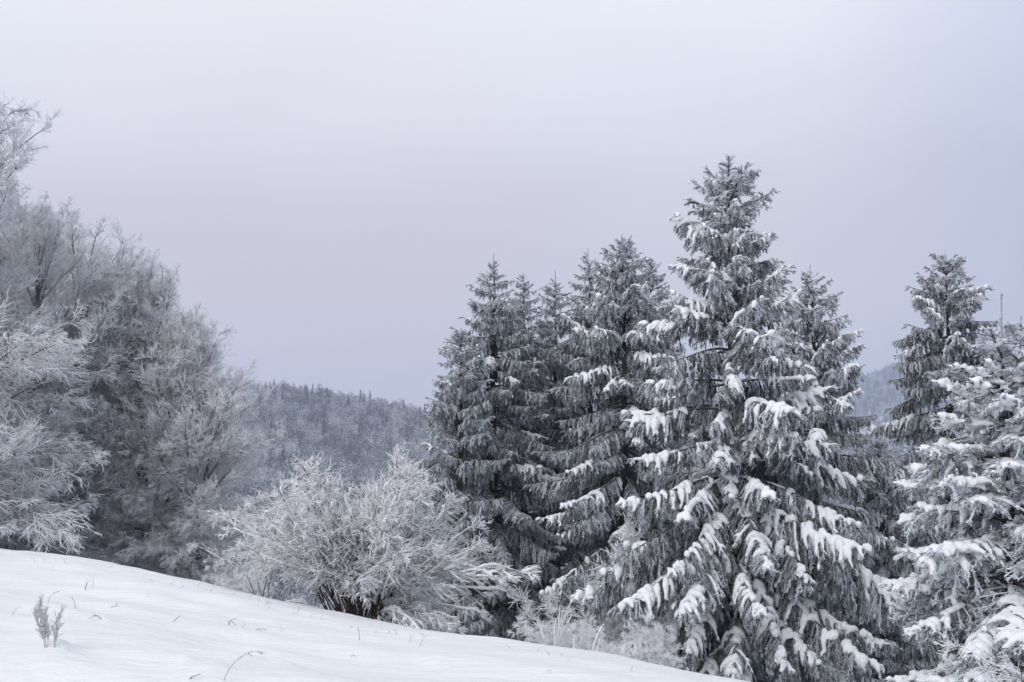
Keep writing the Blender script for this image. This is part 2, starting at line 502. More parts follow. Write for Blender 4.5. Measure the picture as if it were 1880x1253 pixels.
# ------------------------------------------------------------------ spruce boughs
def make_bough(seed, L, p0, pm, p1, seclen, hang, snow, needle=1.0, spacing=0.055, nl=0.026, curtain=1.0, ter_max=0.12, snow_r=0.03, frost=0.45):
    """a spruce bough along +x: pitch p0 at the trunk, pm half way, p1 at the tip (degrees); returns (needle mesh, snow mesh or None)"""
    rng = np.random.default_rng(seed)
    n = 16
    t = np.linspace(0, 1, n)
    pit = np.radians(p0 * (1 - t) * (1 - 2 * t) + pm * 4 * t * (1 - t) + p1 * t * (2 * t - 1))
    yaw = np.cumsum(rng.normal(size=n) * 0.06); yaw -= yaw[0]
    d = np.stack((np.cos(pit) * np.cos(yaw), np.cos(pit) * np.sin(yaw), np.sin(pit)), -1)
    A = np.zeros((1, n, 3)); A[0, 1:] = np.cumsum(d[:-1] * L / (n - 1), 0)
    g = Geo()
    rad = np.interp(t, [0, 0.6, 1], [0.012 * L + 0.006, 0.005 * L + 0.004, 0.004])[None]
    g.tubes(A, rad, 5, rng, 0.25, 1)
    # secondary branchlets, both sides
    ns = int(L * 0.9 / spacing)
    ts = np.sort(rng.uniform(0.08, 0.99, ns * 2))
    own = np.zeros(len(ts), int)
    p, T = sample(A, ts, own)
    side = np.where(np.arange(len(ts)) % 2 == 0, 1.0, -1.0)
    S = nrm(np.cross(T, np.array([0, 0, 1.0]))) * side[:, None]
    ang = np.radians(np.interp(ts, [0, 0.6, 1], [78, 60, 38])) + rng.normal(size=len(ts)) * 0.18
    dr = T * np.cos(ang)[:, None] + S * np.sin(ang)[:, None] + np.array([0, 0, 1.0]) * rng.normal(size=len(ts))[:, None] * 0.12
    ln = seclen * np.interp(ts, [0, 0.25, 0.55, 0.85, 1], [0.5, 0.85, 1.0, 0.6, 0.28]) * rng.uniform(0.6, 1.15, len(ts))
    hg = hang * np.interp(ts, [0, 0.7, 1], [1.15, 1.0, 0.35]) * rng.uniform(0.6, 1.4, len(ts))
    sec = grow(p, dr, ln, 6, hg, 0.07, rng)
    # curtain of hanging branchlets below the axis
    nc = int(L * 22 * curtain)
    tcn = rng.uniform(0.10, 0.9, nc)
    p, T = sample(A, tcn, np.zeros(nc, int))
    S = nrm(np.cross(T, np.array([0, 0, 1.0])))
    dr = S * rng.normal(size=nc)[:, None] * 0.7 + T * rng.uniform(-0.1, 0.5, nc)[:, None] + np.array([0, 0, -0.6])
    cur = grow(p, dr, seclen * rng.uniform(0.55, 1.25, nc) * np.interp(tcn, [0, 0.5, 1], [1, 1, 0.5]), 6, 2.0, 0.06, rng)
    # close to the trunk a spruce bough has dropped its needles: fewer, bare, dead twigs there
    bare_s = ts < 0.17; bare_c = tcn < 0.17
    drop_s = bare_s & (rng.random(len(ts)) < 0.5); drop_c = bare_c & (rng.random(nc) < 0.5)
    deadw = np.concatenate((sec[bare_s & ~drop_s], cur[bare_c & ~drop_c]))
    g.tubes(deadw, np.linspace(0.006, 0.003, 6)[None] * np.ones((len(deadw), 1)), 3, rng, 0.25, 1)
    sec, ts, ln, hg = sec[~bare_s], ts[~bare_s], ln[~bare_s], hg[~bare_s]
    cur = cur[~bare_c]; nc = len(cur)
    lev1 = np.concatenate((sec, cur)); l1 = np.concatenate((ln, np.linalg.norm(cur[:, 1] - cur[:, 0], axis=-1) * 5))
    h1_ = np.concatenate((hg, np.full(nc, 2.0)))
    # tertiary twigs
    kk = np.maximum(1, (l1 / 0.055).astype(int))
    own = np.repeat(np.arange(len(lev1)), kk)
    tt = rng.uniform(0.12, 0.97, len(own))
    p, T = sample(lev1, tt, own)
    S = nrm(np.cross(T, nrm(rng.normal(size=(len(own), 3)))))
    dr = T * 0.8 + S * rng.uniform(0.5, 1.0, len(own))[:, None]
    l2 = np.minimum(0.30 * l1[own] * (1.15 - tt), ter_max) * rng.uniform(0.6, 1.3, len(own)) + 0.035
    ter = grow(p, dr, l2, 4, h1_[own] * 0.6, 0.08, rng)
    tw = np.clip(rng.normal(frost, 0.19, len(lev1)), 0.10, 0.9); tw2 = np.clip(tw[own] + rng.normal(size=len(ter)) * 0.08, 0, 1)
    g.tubes(lev1, np.linspace(0.0085, 0.006, 6)[None] * np.ones((len(lev1), 1)), 3, rng, tw, 0)
    g.tubes(ter, np.linspace(0.0075, 0.0045, 4)[None] * np.ones((len(ter), 1)), 3, rng, tw2, 0)
    # needles
    def needles(P, lens, fr0, per_m):
        k = np.maximum(2, (lens * per_m).astype(int))
        own = np.repeat(np.arange(len(P)), k)
        u = rng.uniform(0.0, 1.0, len(own))
        p, T = sample(P, u, own)
        S = nrm(np.cross(T, nrm(rng.normal(size=(len(own), 3)))))
        dr = nrm(T * 0.75 + S * 0.8)
        fr_ = np.clip(fr0[own] + 0.22 * dr[:, 2] + rng.normal(size=len(own)) * 0.10, 0, 1)
        le = nl * rng.uniform(0.7, 1.25, len(own))
        g.blades(p, dr, le, 0.0105 * rng.uniform(0.7, 1.2, len(own)), rng, fr_ * 0.85, np.clip(fr_ * 1.35 + 0.05, 0, 1), 0)
    needles(lev1, l1, tw, 190 * needle)
    needles(ter, l2, tw2, 190 * needle)
    if L < 0.7:
        needles(A[:, 1:], np.array([L]), np.array([0.6]), 900)
    else:
        needles(A[:, n // 2:], np.array([L * 0.5]), np.array([0.5]), 300)
    needle_me = g.mesh('bough', [M_NEEDLE, M_BARK])
    # lying snow on what is not too steep
    snow_me = None
    if snow > 0:
        sg = Geo()
        k0 = int(n * 0.18)
        steep = np.abs(np.gradient(A[0, :, 2])) / (L / (n - 1))
        r = snow_r * 0.8 * rng.uniform(0.5, 1.3, n) * np.clip(1.4 - steep, 0.25, 1) * np.interp(t, [0, 0.3, 0.8, 1], [0.4, 1.0, 1.15, 0.5])
        AA = A[:, k0:].copy(); AA[0, :, 2] += r[k0:] * 0.55
        if snow > 0.35:
            q = 0
            while q < AA.shape[1] - 2:
                m_ = int(rng.integers(3, 6))
                if rng.random() < 0.5: closed_tubes(sg, AA[:, q:q + m_], r[None, k0 + q:k0 + q + m_], 8, rng)
                q += m_ - (rng.random() < 0.4)
        slope = np.abs((sec[:, 3, 2] - sec[:, 0, 2])) / np.linalg.norm(sec[:, 3] - sec[:, 0], axis=-1)
        patch = np.where(np.sin(6.283 * (ts * rng.uniform(1.4, 2.6) + rng.random())) > -0.35, 1.25, 0.25)
        ok = (rng.random(len(sec)) < snow * patch * np.interp(ts, [0, 0.25, 0.55, 1], [0.1, 0.35, 0.85, 1.0])) & (slope < 0.86)
        S4 = sec[ok][:, :5].copy()
        if len(S4):
            rr = snow_r * 0.9 * rng.uniform(0.45, 1.15, (len(S4), 1)) * np.array([[0.55, 1.0, 1.25, 1.0, 0.4]]) * rng.uniform(0.7, 1.35, (len(S4), 5))
            S4[:, :, 2] += rr * 0.55
            closed_tubes(sg, S4, rr, 7, rng)
        okt = ok[np.minimum(own, len(ok) - 1)] & (own < len(ok)) & (rng.random(len(own)) < 0.5)
        T4 = ter[okt].copy()
        if len(T4):
            rr = snow_r * 0.55 * rng.uniform(0.6, 1.1, (len(T4), 1)) * np.array([[0.8, 1.0, 0.9, 0.5]])
            T4[:, :, 2] += rr * 0.6
            closed_tubes(sg, T4, rr, 6, rng)
        nb = int(2 + 5 * snow * L)
        tb = rng.uniform(0.35, 0.95, nb)
        q, T = sample(A, tb, np.zeros(nb, int))
        S_ = nrm(np.cross(T, np.array([0, 0, 1.0])))
        wv = seclen * rng.uniform(0.12, 0.38, nb) * np.interp(tb, [0.35, 1], [1, 0.5])
        sk = rng.normal(size=nb) * 0.5
        u5 = np.linspace(-1, 1, 6)[None, :, None]
        B_ = q[:, None] + (S_ + T * sk[:, None])[:, None] * u5 * wv[:, None, None]
        B_[:, :, 2] += 0.5 * snow_r - (u5[..., 0] ** 2) * wv[:, None] * rng.uniform(0.3, 0.9, nb)[:, None]
        rb = snow_r * rng.uniform(0.7, 1.35, (nb, 1)) * np.array([[0.5, 0.9, 1.2, 1.15, 0.9, 0.45]]) * rng.uniform(0.8, 1.25, (nb, 6))
        closed_tubes(sg, B_, rb, 7, rng)
        if sg.n:
            snow_me = fuse(sg, 'snow_load', 0.013, M_SNOW, 2)
    return needle_me, snow_me, L

class Lib: pass
LIB = {}
# top: short, rising; up: rising then level; mid: level, hanging; low: drooping with raised tips
vr = np.random.default_rng(3)
def v(a, b): return float(vr.uniform(a, b))
LIB['shoot'] = [make_bough(120 + i, 0.4, 40, 44, 54, 0.14, 0.0, 0.3, 1.8, 0.06, 0.034, 0.0, snow_r=0.013, frost=0.66) for i in range(4)]
LIB['drop'] = [make_bough(130 + i, 0.5, v(30, 48), v(-5, 18), v(0, 22), v(0.19, 0.26), v(1.0, 1.7), 0.4, 1.4, 0.06, 0.034, 0.8, ter_max=0.09, snow_r=0.024, frost=0.58) for i in range(7)]
LIB['top'] = [make_bough(100 + i, 0.55, v(34, 50), v(22, 36), v(24, 44), 0.19, v(0.3, 0.9), 0.3, 1.3, 0.07, 0.032, 0.3, snow_r=0.02, frost=0.58) for i in range(6)]
LIB['up'] = [make_bough(200 + i, 1.0, v(14, 34), v(4, 16), v(14, 36), v(0.28, 0.38), v(1.4, 2.2), 0.5, 1.1, 0.06, 0.030, v(0.7, 1.3), ter_max=0.10, snow_r=0.032, frost=0.52) for i in range(7)]
LIB['mid'] = [make_bough(300 + i, 1.6, v(2, 12), v(-22, -4), v(-2, 14), v(0.34, 0.46), v(2.0, 2.8), v(0.4, 0.65), 1.05, v(0.058, 0.075), 0.030, v(0.9, 1.7), ter_max=0.10, snow_r=0.040, frost=0.42) for i in range(8)]
LIB['low'] = [make_bough(400 + i, 2.2, v(-10, 0), v(-36, -18), v(-14, 2), v(0.38, 0.54), v(2.0, 2.8), v(0.45, 0.7), 1.0, v(0.060, 0.08), 0.031, v(0.9, 1.7), ter_max=0.11, snow_r=0.042, frost=0.45) for i in range(8)]
LIB['padtop'] = [make_bough(150 + i, 0.5, v(36, 52), v(26, 40), v(24, 40), 0.18, 0.2, 0.6, 1.5, 0.06, 0.030, 0.1, ter_max=0.10, snow_r=0.026, frost=0.60) for i in range(4)]
LIB['padup'] = [make_bough(250 + i, 0.9, v(6, 20), v(-16, 4), v(4, 22), v(0.26, 0.34), v(0.5, 0.9), 0.85, 1.2, 0.055, 0.028, 0.3, ter_max=0.16, snow_r=0.031, frost=0.56) for i in range(6)]
LIB['padmid'] = [make_bough(350 + i, 1.4, v(-2, 8), v(-26, -12), v(-14, 4), v(0.32, 0.40), v(0.7, 1.1), 0.85, 1.1, 0.055, 0.028, 0.4, ter_max=0.18, snow_r=0.036, frost=0.54) for i in range(6)]

def place_bough(root, kind, i, z, az, length, pitch, rng, snow_p, roll=None):
    lib = LIB[kind]
    nm, sm, L = lib[i % len(lib)]
    s = length / L
    M = (Matrix.Translation((0, 0, z)) @ Matrix.Rotation(az, 4, 'Z') @ Matrix.Rotation(-pitch, 4, 'Y')
         @ Matrix.Rotation(rng.normal() * 0.12 if roll is None else roll, 4, 'X') @ Matrix.Diagonal((s, s * (1 if rng.random() < 0.5 else -1) * rng.uniform(0.8, 1.25), s * rng.uniform(0.8, 1.2), 1)))
    b = link('bough', nm, root, M)
    if sm is not None and rng.random() < snow_p:
        tag(link('snow_load', sm, b), None, None, None, 'stuff')
    return b

def trunk_mesh(H, r0, rng, lean=(0, 0)):
    g = Geo()
    n = 18
    t = np.linspace(0, 1, n)
    P = np.stack((lean[0] * t + np.cumsum(rng.normal(size=n)) * 0.006, lean[1] * t + np.cumsum(rng.normal(size=n)) * 0.006, t * H - 0.3 * (1 - t)), -1)[None]
    R = (r0 * (1 - t) ** 0.9 + 0.012)[None]
    g.tubes(P, R, 10, rng, 0.15, 0)
    return g

def spruce(px, top_y, d, env, label, seed, snow_p=0.5, spacing=(0.22, 0.40), per=(5, 7), extra=(), base_y=None, group=None, r0=None, len_jit=(0.78, 1.12), pitch_add=0.0, leader=0.35, pad=False, topkind='top'):
    """env: (photo y, half width in photo px) down the tree"""
    rng = np.random.default_rng(seed)
    top = at(px, top_y, d)
    base = Vector((top.x, top.y, gz(top.x, top.y)))
    H = top.z - base.z
    root = empty('spruce_tree', base, label, 'tree', group)
    k = d / F
    ys = np.array([(y - top_y) * k for y, _ in env]); ws = np.array([w * k for _, w in env])
    g = trunk_mesh(H - leader * 1.3, r0 or 0.012 * H + 0.03, rng)
    # leader shoot with needles
    Pl = np.array([[[0, 0, H - leader * 1.6], [rng.normal() * 0.01, rng.normal() * 0.01, H - leader * 0.5], [rng.normal() * 0.02, rng.normal() * 0.02, H]]])
    g.tubes(Pl, np.array([[0.013, 0.010, 0.006]]), 5, rng, 0.4, 1)
    kk = int(leader * 1.6 * 900); u = rng.random(kk)
    p, T = sample(Pl, u, np.zeros(kk, int))
    dr = nrm(nrm(rng.normal(size=(kk, 3))) + np.array([0, 0, 0.9]))
    g.blades(p, dr, rng.uniform(0.020, 0.034, kk), np.full(kk, 0.010), rng, 0.5, 0.95, 1)
    if leader > 0.45:
        m_ = 9
        q, T = sample(Pl, rng.uniform(0.0, 0.55, m_), np.zeros(m_, int))
        S_ = grow(q, T * 0.8 + rng.normal(size=(m_, 3)) * np.array([0.4, 0.4, 0.1]), rng.uniform(0.04, 0.09, m_), 4, -0.8, 0.05, rng)
        g.tubes(S_, np.linspace(0.008, 0.005, 4)[None] * np.ones((m_, 1)), 4, rng, 0.6, 1)
        ow = rng.integers(0, m_, 700); q, T = sample(S_, rng.random(700), ow)
        g.blades(q, nrm(T + rng.normal(size=(700, 3)) * 0.8), rng.uniform(0.015, 0.03, 700), np.full(700, 0.009), rng, 0.5, 0.95, 1)
    link('trunk', g.mesh('trunk', [M_BARK, M_NEEDLE]), root)
    s = leader * 0.75
    az0 = rng.random() * 6.28
    while s < H - 0.15:
        R = float(np.interp(s, ys, ws))
        f = min(1.0, s / max(3.0, 0.5 * H))
        np_ = rng.integers(per[0], per[1] + 1)
        az0 += rng.uniform(0.4, 1.1)
        for j in range(np_):
            az = az0 + j * 2 * math.pi / np_ + rng.normal() * 0.22
            ln = R * rng.uniform(*len_jit)
            zz = H - s + rng.normal() * 0.035 * (1 + f)
            if ln < 0.14: continue
            if ln < 0.62: kind, pit = 'top', math.radians(rng.normal(0, 8) - 22 * min(1, s / 1.5))
            elif ln < 1.15: kind, pit = 'up', math.radians(rng.normal(2, 7))
            elif ln < 1.75: kind, pit = 'mid', math.radians(rng.normal(0, 7))
            else: kind, pit = 'low', math.radians(rng.normal(2, 6))
            if kind == 'top':
                kind = 'shoot' if s < leader * 1.5 else ('top' if s < leader * 2.4 else topkind)
            if pad: kind = {'top': 'padtop', 'shoot': 'shoot', 'up': 'padup', 'mid': 'padmid', 'low': 'padmid'}[kind]
            # horizontal reach is the envelope: drooping boughs need more length
            ln *= {'top': 1.25, 'drop': 1.1, 'shoot': 1.35, 'up': 1.06, 'mid': 1.03, 'low': 1.08}[kind.replace('pad', '')]
            place_bough(root, kind, int(rng.integers(0, 100)), zz, az, ln, pit + pitch_add, rng, snow_p)
        s += np.interp(f, [0, 0.25, 1], [spacing[0] * 0.55, spacing[0], spacing[1]]) * rng.uniform(0.8, 1.2)
    # boughs set by hand: (attach photo y, kind, azimuth deg [0 = right, -90 = towards the camera, 180 = left], length, pitch deg)
    for ay, kind, azd, ln, pd in extra:
        z = at(px, ay, d).z - base.z
        place_bough(root, kind, int(rng.integers(0, 100)), z, math.radians(azd), ln, math.radians(pd), rng, 1.0, 0.0)
    return root

# hero spruce
spruce(1334, 324, 16.0, [(324, 6), (340, 26), (364, 56), (400, 68), (440, 76), (520, 92), (560, 110), (640, 160), (720, 190), (820, 215), (920, 235), (1020, 255), (1110, 275), (1200, 255), (1340, 230)],
       'tallest snow laden spruce, pointed top highest of all, standing right of centre', 11, snow_p=0.85, spacing=(0.24, 0.46), per=(6, 7), leader=0.33, topkind='drop',
       extra=[(455, 'up', 165, 0.95, 18), (520, 'up', 22, 1.0, 12), (560, 'up', 15, 1.25, 20), (600, 'mid', 185, 1.45, 6),
              (590, 'up', -80, 1.0, -28), (640, 'mid', -95, 1.2, -32), (720, 'mid', -78, 1.3, -38), (770, 'mid', -50, 1.5, -24), (800, 'mid', -97, 1.4, -34), (775, 'mid', -110, 1.5, -16), (860, 'low', -88, 2.0, -26), (880, 'low', -60, 2.0, -22),
              (900, 'low', -118, 1.9, -14), (960, 'low', 200, 2.3, 10), (980, 'low', -75, 2.2, -24), (1000, 'low', 190, 2.45, 2), (905, 'low', -14, 2.75, -4), (1090, 'low', -150, 2.2, 0),
              (1110, 'low', -20, 2.5, -4), (1010, 'low', 222, 2.4, 8), (1040, 'low', -40, 2.4, -8), (820, 'low', 5, 2.1, 16)])
# the group in the middle
spruce(906, 466, 27.0, [(466, 3), (500, 14), (540, 34), (600, 66), (700, 105), (800, 132), (900, 142), (1000, 148), (1100, 142), (1250, 120)],
       'slim dark spruce with rounded tip at left end of the middle spruce group', 21, 0.25, (0.28, 0.62), per=(6, 8))
spruce(846, 604, 25.5, [(604, 5), (660, 40), (740, 62), (850, 80), (950, 84), (1050, 75), (1250, 60)],
       'small low spruce at the far left edge of the spruce group, above the snowy bush', 22, 0.2, (0.26, 0.55), per=(6, 7))
spruce(962, 500, 28.5, [(500, 4), (540, 20), (640, 55), (760, 85), (900, 105), (1100, 110), (1300, 90)],
       'thin spruce tip close behind the left end spruce of the group', 23, 0.3, (0.28, 0.62))
spruce(1019, 497, 30.0, [(497, 2), (530, 12), (560, 30), (640, 56), (760, 85), (900, 105), (1100, 105), (1300, 90)],
       'narrow spruce with bare needle tip in the gap between two taller spruces', 24, 0.25, (0.28, 0.62), leader=0.6)
spruce(1080, 456, 28.5, [(456, 3), (500, 18), (540, 36), (600, 62), (720, 95), (860, 120), (1100, 120), (1300, 95)],
       'slender spruce tip tucked against the left side of the broad middle spruce', 25, 0.35, (0.28, 0.6))
spruce(1143, 432, 25.0, [(432, 4), (470, 26), (520, 58), (580, 86), (640, 108), (740, 134), (850, 160), (960, 168), (1080, 155), (1250, 130)],
       'broad thick spruce with bushy top standing just left of the tallest spruce', 26, 0.45, (0.26, 0.58), per=(6, 8), extra=[(760, 'mid', -85, 1.5, -22), (690, 'mid', -120, 1.5, -12), (840, 'mid', -140, 1.7, -5)])
spruce(1195, 472, 27.0, [(472, 4), (540, 36), (640, 66), (800, 100), (1000, 120), (1300, 100)],
       'spruce half hidden between the broad middle spruce and the tallest spruce', 27, 0.35, (0.28, 0.62))
# behind the hero
spruce(1488, 486, 22.5, [(486, 4), (520, 20), (550, 42), (600, 66), (700, 98), (800, 125), (900, 140), (1050, 150), (1250, 130)],
       'spruce peeping out behind the right side of the tallest spruce', 31, 0.5, (0.26, 0.55), per=(6, 7))
spruce(1612, 800, 24.0, [(800, 5), (850, 45), (920, 80), (1050, 110), (1300, 120)],
       'low dark spruce in the gap between the tallest spruce and the lone grey spruce', 35, 0.35, (0.22, 0.4), per=(6, 8))
spruce(1736, 466, 25.0, [(466, 3), (490, 20), (516, 46), (566, 78), (640, 108), (720, 134), (820, 142), (920, 146), (1050, 150), (1250, 130)],
       'grey frosted spruce standing apart on the right, its tiers well separated', 32, 0.3, (0.30, 0.66), per=(6, 7))
# right foreground
spruce(1836, 540, 11.0, [(540, 2), (640, 14), (670, 62), (760, 100), (880, 165), (1000, 200), (1120, 225), (1260, 240), (1400, 220)],
       'nearest spruce at lower right with thick snow pads and a long thin leader', 33, 0.95, (0.15, 0.26), per=(6, 8), leader=0.5, pad=True)
spruce(1874, 582, 14.0, [(582, 4), (640, 40), (740, 75), (900, 120), (1100, 150), (1300, 150)],
       'white frosted young spruce cut by the right edge of the photo', 34, 0.7, (0.20, 0.34))

# ------------------------------------------------------------------ bare trees and shrubs white with rime
def make_limb(seed, L, grav, k1, k2, k3, a1=42, flat=0.85, r=(0.030, 0.010, 0.006, 0.0046), fr=(0.12, 0.36, 0.66, 0.84), l1=0.42, l3=0.20, g2=0.5, mat=None, snow=0.0, snow_r=0.014, name='limb', wig=0.08, vox=0.012, tmin=0.12):
    rng = np.random.default_rng(seed)
    g = Geo()
    n0 = 14
    A = grow(np.zeros((1, 3)), np.array([[1.0, 0, 0]]), np.array([L]), n0, grav, wig * 0.8, rng)
    g.tubes(A, (r[0] * np.linspace(1, 0.25, n0))[None], 5, rng, fr[0])
    t = np.sort(rng.uniform(tmin, 0.995, k1)); t[-3:] = (0.97, 0.985, 0.995)
    own = np.zeros(k1, int)
    def kids(P, own, tt, ang, ln, n, gr, flat):
        p, T = sample(P, tt, own)
        up = np.array([0, 0, 1.0])
        S = nrm(np.cross(T, up)); B = np.cross(S, T)
        ph = np.where(rng.random(len(tt)) < 0.5, 0.0, math.pi) + rng.normal(size=len(tt)) * (1.2 * (1 - flat))
        rd = S * np.cos(ph)[:, None] + B * np.sin(ph)[:, None]
        a = np.radians(ang) * rng.uniform(0.65, 1.3, len(tt))
        return grow(p, T * np.cos(a)[:, None] + rd * np.sin(a)[:, None], ln, n, gr, wig, rng)
    ln1 = L * l1 * np.interp(t, [0, 0.3, 1], [0.75, 1.0, 0.30]) * rng.uniform(0.6, 1.2, k1)
    S1 = kids(A, own, t, a1, ln1, 8, grav * 0.6, flat)
    g.tubes(S1, np.linspace(r[1], r[1] * 0.45, 8)[None] * np.ones((k1, 1)), 4, rng, fr[1])
    own2 = np.repeat(np.arange(k1), k2); t2 = rng.uniform(0.10, 1.0, len(own2))
    ln2 = ln1[own2] * 0.42 * (1.15 - 0.75 * t2) * rng.uniform(0.6, 1.25, len(own2)) + 0.05
    S2 = kids(S1, own2, t2, 40, ln2, 5, g2, flat)
    g.tubes(S2, np.linspace(r[2], r[2] * 0.6, 5)[None] * np.ones((len(S2), 1)), 3, rng, fr[2] + rng.normal(size=len(S2)) * 0.1)
    own3 = np.repeat(np.arange(len(S2)), k3); t3 = rng.uniform(0.1, 1.0, len(own3))
    ln3 = np.minimum(ln2[own3] * 0.6, l3) * rng.uniform(0.5, 1.3, len(own3)) + 0.02
    S3 = kids(S2, own3, t3, 42, ln3, 3, g2, flat * 0.7)
    g.tubes(S3, np.linspace(r[3], r[3] * 0.6, 3)[None] * np.ones((len(S3), 1)), 3, rng, np.clip(fr[3] + rng.normal(size=len(S3)) * 0.12, 0, 1))
    me = g.mesh(name, mat or M_TWIG)
    sm = None
    if snow > 0:
        sg = Geo()
        def lay(P, rad, prob, sides):
            ok = rng.random(len(P)) < prob
            Q = P[ok].copy()
            if not len(Q): return
            sl = np.abs(Q[:, -1, 2] - Q[:, 0, 2]) / np.linalg.norm(Q[:, -1] - Q[:, 0], axis=-1)
            Q = Q[sl < 0.93]
            if not len(Q): return
            R = rad * rng.uniform(0.55, 1.3, Q.shape[:2])
            Q[:, :, 2] += R * 0.6
            closed_tubes(sg, Q, R, sides, rng)
        lay(A[:, n0 // 3:], snow_r * 1.3, 1.0, 7)
        lay(S1, snow_r * 1.1, snow, 6)
        lay(S2, snow_r * 0.85, snow * 0.8, 5)
        if sg.n:
            sm = fuse(sg, 'snow_load', vox, M_SNOW, 1)
    return me, sm, L

LK_ = dict(flat=0.5, r=(0.030, 0.011, 0.0070, 0.0060), fr=(0.10, 0.38, 0.72, 0.95), l1=0.44, l3=0.24, wig=0.11)
LIMB = [make_limb(500 + i, 3.2, [0.5, 0.2, 0.75, 0.1, 0.4, 0.6][i], 22, 7, 5, a1=44, g2=0.35, **LK_) for i in range(6)]
LIMB_UP = [make_limb(520 + i, 3.2, [-0.3, -0.1, -0.5, 0.1][i], 22, 7, 5, a1=32, g2=-0.35, **LK_) for i in range(4)]

def bare_tree(px, d, top_y, env, label, seed, lean=0.0, n=60, trunks=1, reach=None, group='rime covered broadleaf trees on the left', name='beech_tree'):
    """env: (photo y, left half width px, right half width px)"""
    rng = np.random.default_rng(seed)
    top = at(px, top_y, d)
    base = Vector((top.x, top.y, gz(top.x, top.y)))
    H = top.z - base.z
    root = empty(name, base, label, 'tree', group)
    k = d / F
    ys = np.array([(e[0] - top_y) * k for e in env])
    wl = np.array([e[1] * k for e in env]); wr = np.array([e[2] * k for e in env])
    g = trunk_mesh(H * 0.93, 0.013 * H + 0.02, rng, (rng.normal() * 0.3, 0))
    if trunks > 1:
        for q in range(trunks - 1):
            a = rng.random() * 6.28
            P = grow(np.zeros((1, 3)), np.array([[math.cos(a) * 0.28, math.sin(a) * 0.28, 1.0]]), np.array([H * rng.uniform(0.5, 0.7)]), 14, -0.1, 0.04, rng)
            g.tubes(P, np.linspace(0.010 * H, 0.012, 14)[None], 7, rng, 0.15)
    link('trunk', g.mesh('trunk', M_TWIG), root)
    for i in range(n):
        h = rng.uniform(0.0, 1.0) ** 0.9 if i < n * 0.8 else rng.uniform(0.78, 1.0)
        s = h * (H * 0.97)
        az = rng.uniform(0, 2 * math.pi)
        c = math.cos(az)
        W = float(np.interp(s, ys, wr if c > 0 else wl))
        Wd = 0.5 * float(np.interp(s, ys, wr) + np.interp(s, ys, wl))
        R = math.hypot(W * c, Wd * math.sin(az)) * rng.uniform(0.75, 1.08)
        up = np.interp(h, [0, 0.2, 0.5, 0.9, 1], [80, 64, 40, 12, 0]) + rng.normal() * 9
        L = max(0.7, R / max(0.35, math.cos(math.radians(up))))
        L = min(L, 4.6)
        z = H - s - L * math.sin(math.radians(up)) * 0.75
        if z < 0.1: z = 0.1 + rng.random() * 0.3
        lb = LIMB_UP if up > 36 + 10 * rng.normal() else LIMB
        me, sm, L0 = lb[int(rng.integers(0, len(lb)))]
        sc = L / L0
        M = Matrix.Translation((0, 0, z)) @ Matrix.Rotation(az, 4, 'Z') @ Matrix.Rotation(-math.radians(up), 4, 'Y') @ Matrix.Rotation(rng.normal() * 0.3, 4, 'X') @ Matrix.Diagonal((sc, sc, sc, 1))
        link('limb', me, root, M)
    return root

bare_tree(-110, 27.0, 225, [(225, 40, 110), (250, 110, 150), (340, 150, 175), (470, 190, 250), (600, 220, 290), (760, 250, 375), (880, 250, 270), (1000, 240, 250)],
          'tallest rime covered tree, cut by the left edge of the photo', 41, n=125, trunks=2)
bare_tree(-25, 33.0, 300, [(300, 40, 45), (380, 80, 85), (480, 120, 120), (600, 150, 160), (800, 190, 200), (1000, 190, 190)],
          'pale frosted tree filling the left edge behind the tallest tree', 46, n=90)
bare_tree(72, 31.0, 350, [(350, 14, 16), (420, 45, 50), (520, 100, 125), (700, 140, 180), (900, 160, 190), (1020, 150, 170)],
          'dense frosted tree with an upright twig plume, second from the left edge', 42, n=100)
bare_tree(150, 34.0, 405, [(405, 40, 35), (470, 75, 75), (560, 100, 120), (700, 130, 160), (900, 160, 170), (1040, 150, 160)],
          'frosted tree with rounded twiggy crown behind the left edge trees', 43, n=95, trunks=2)
bare_tree(265, 33.0, 505, [(505, 30, 50), (590, 80, 90), (680, 120, 120), (800, 140, 145), (950, 150, 150), (1060, 140, 150)],
          'frosted tree with dark forked branches, in the middle of the left trees', 44, n=105, trunks=4)
bare_tree(365, 32.0, 620, [(612, 60, 30), (680, 95, 80), (780, 120, 125), (880, 125, 140), (980, 120, 125), (1080, 110, 110)],
          'lowest frosted tree at the right end of the left trees, before the wooded hill', 45, n=110, trunks=3)

STEM = [make_limb(600 + i, 2.0, [0.9, 0.5, 1.2, 0.3, 0.7, 0.1][i], 12, 5, 4, a1=34, flat=0.2, r=(0.011, 0.0065, 0.0055, 0.0052), fr=(0.02, 0.25, 0.74, 0.95), l1=0.38, l3=0.15, g2=0.2,
                  mat=M_BUSH, snow=0.12, snow_r=0.013, tmin=0.34, name='stem', wig=0.13, vox=0.010) for i in range(6)]
ARCH = [make_limb(650 + i, 2.2, [2.2, 2.8, 1.9][i], 14, 6, 5, a1=40, flat=0.4, r=(0.012, 0.008, 0.007, 0.0065), fr=(0.3, 0.5, 0.7, 0.85), l1=0.26, l3=0.10, g2=0.9,
                  mat=M_BUSH, snow=0.75, snow_r=0.020, name='stem', wig=0.06, vox=0.011) for i in range(3)]
TANGLE = [make_limb(700 + i, 1.5, [0.3, -0.1, 0.6, 0.1][i], 12, 6, 5, a1=50, flat=0.1, r=(0.009, 0.0058, 0.0052, 0.005), fr=(0.4, 0.58, 0.75, 0.88), l1=0.44, l3=0.14, g2=0.0,
                    mat=M_TWIG, snow=0.0, name='stem', wig=0.17) for i in range(4)]

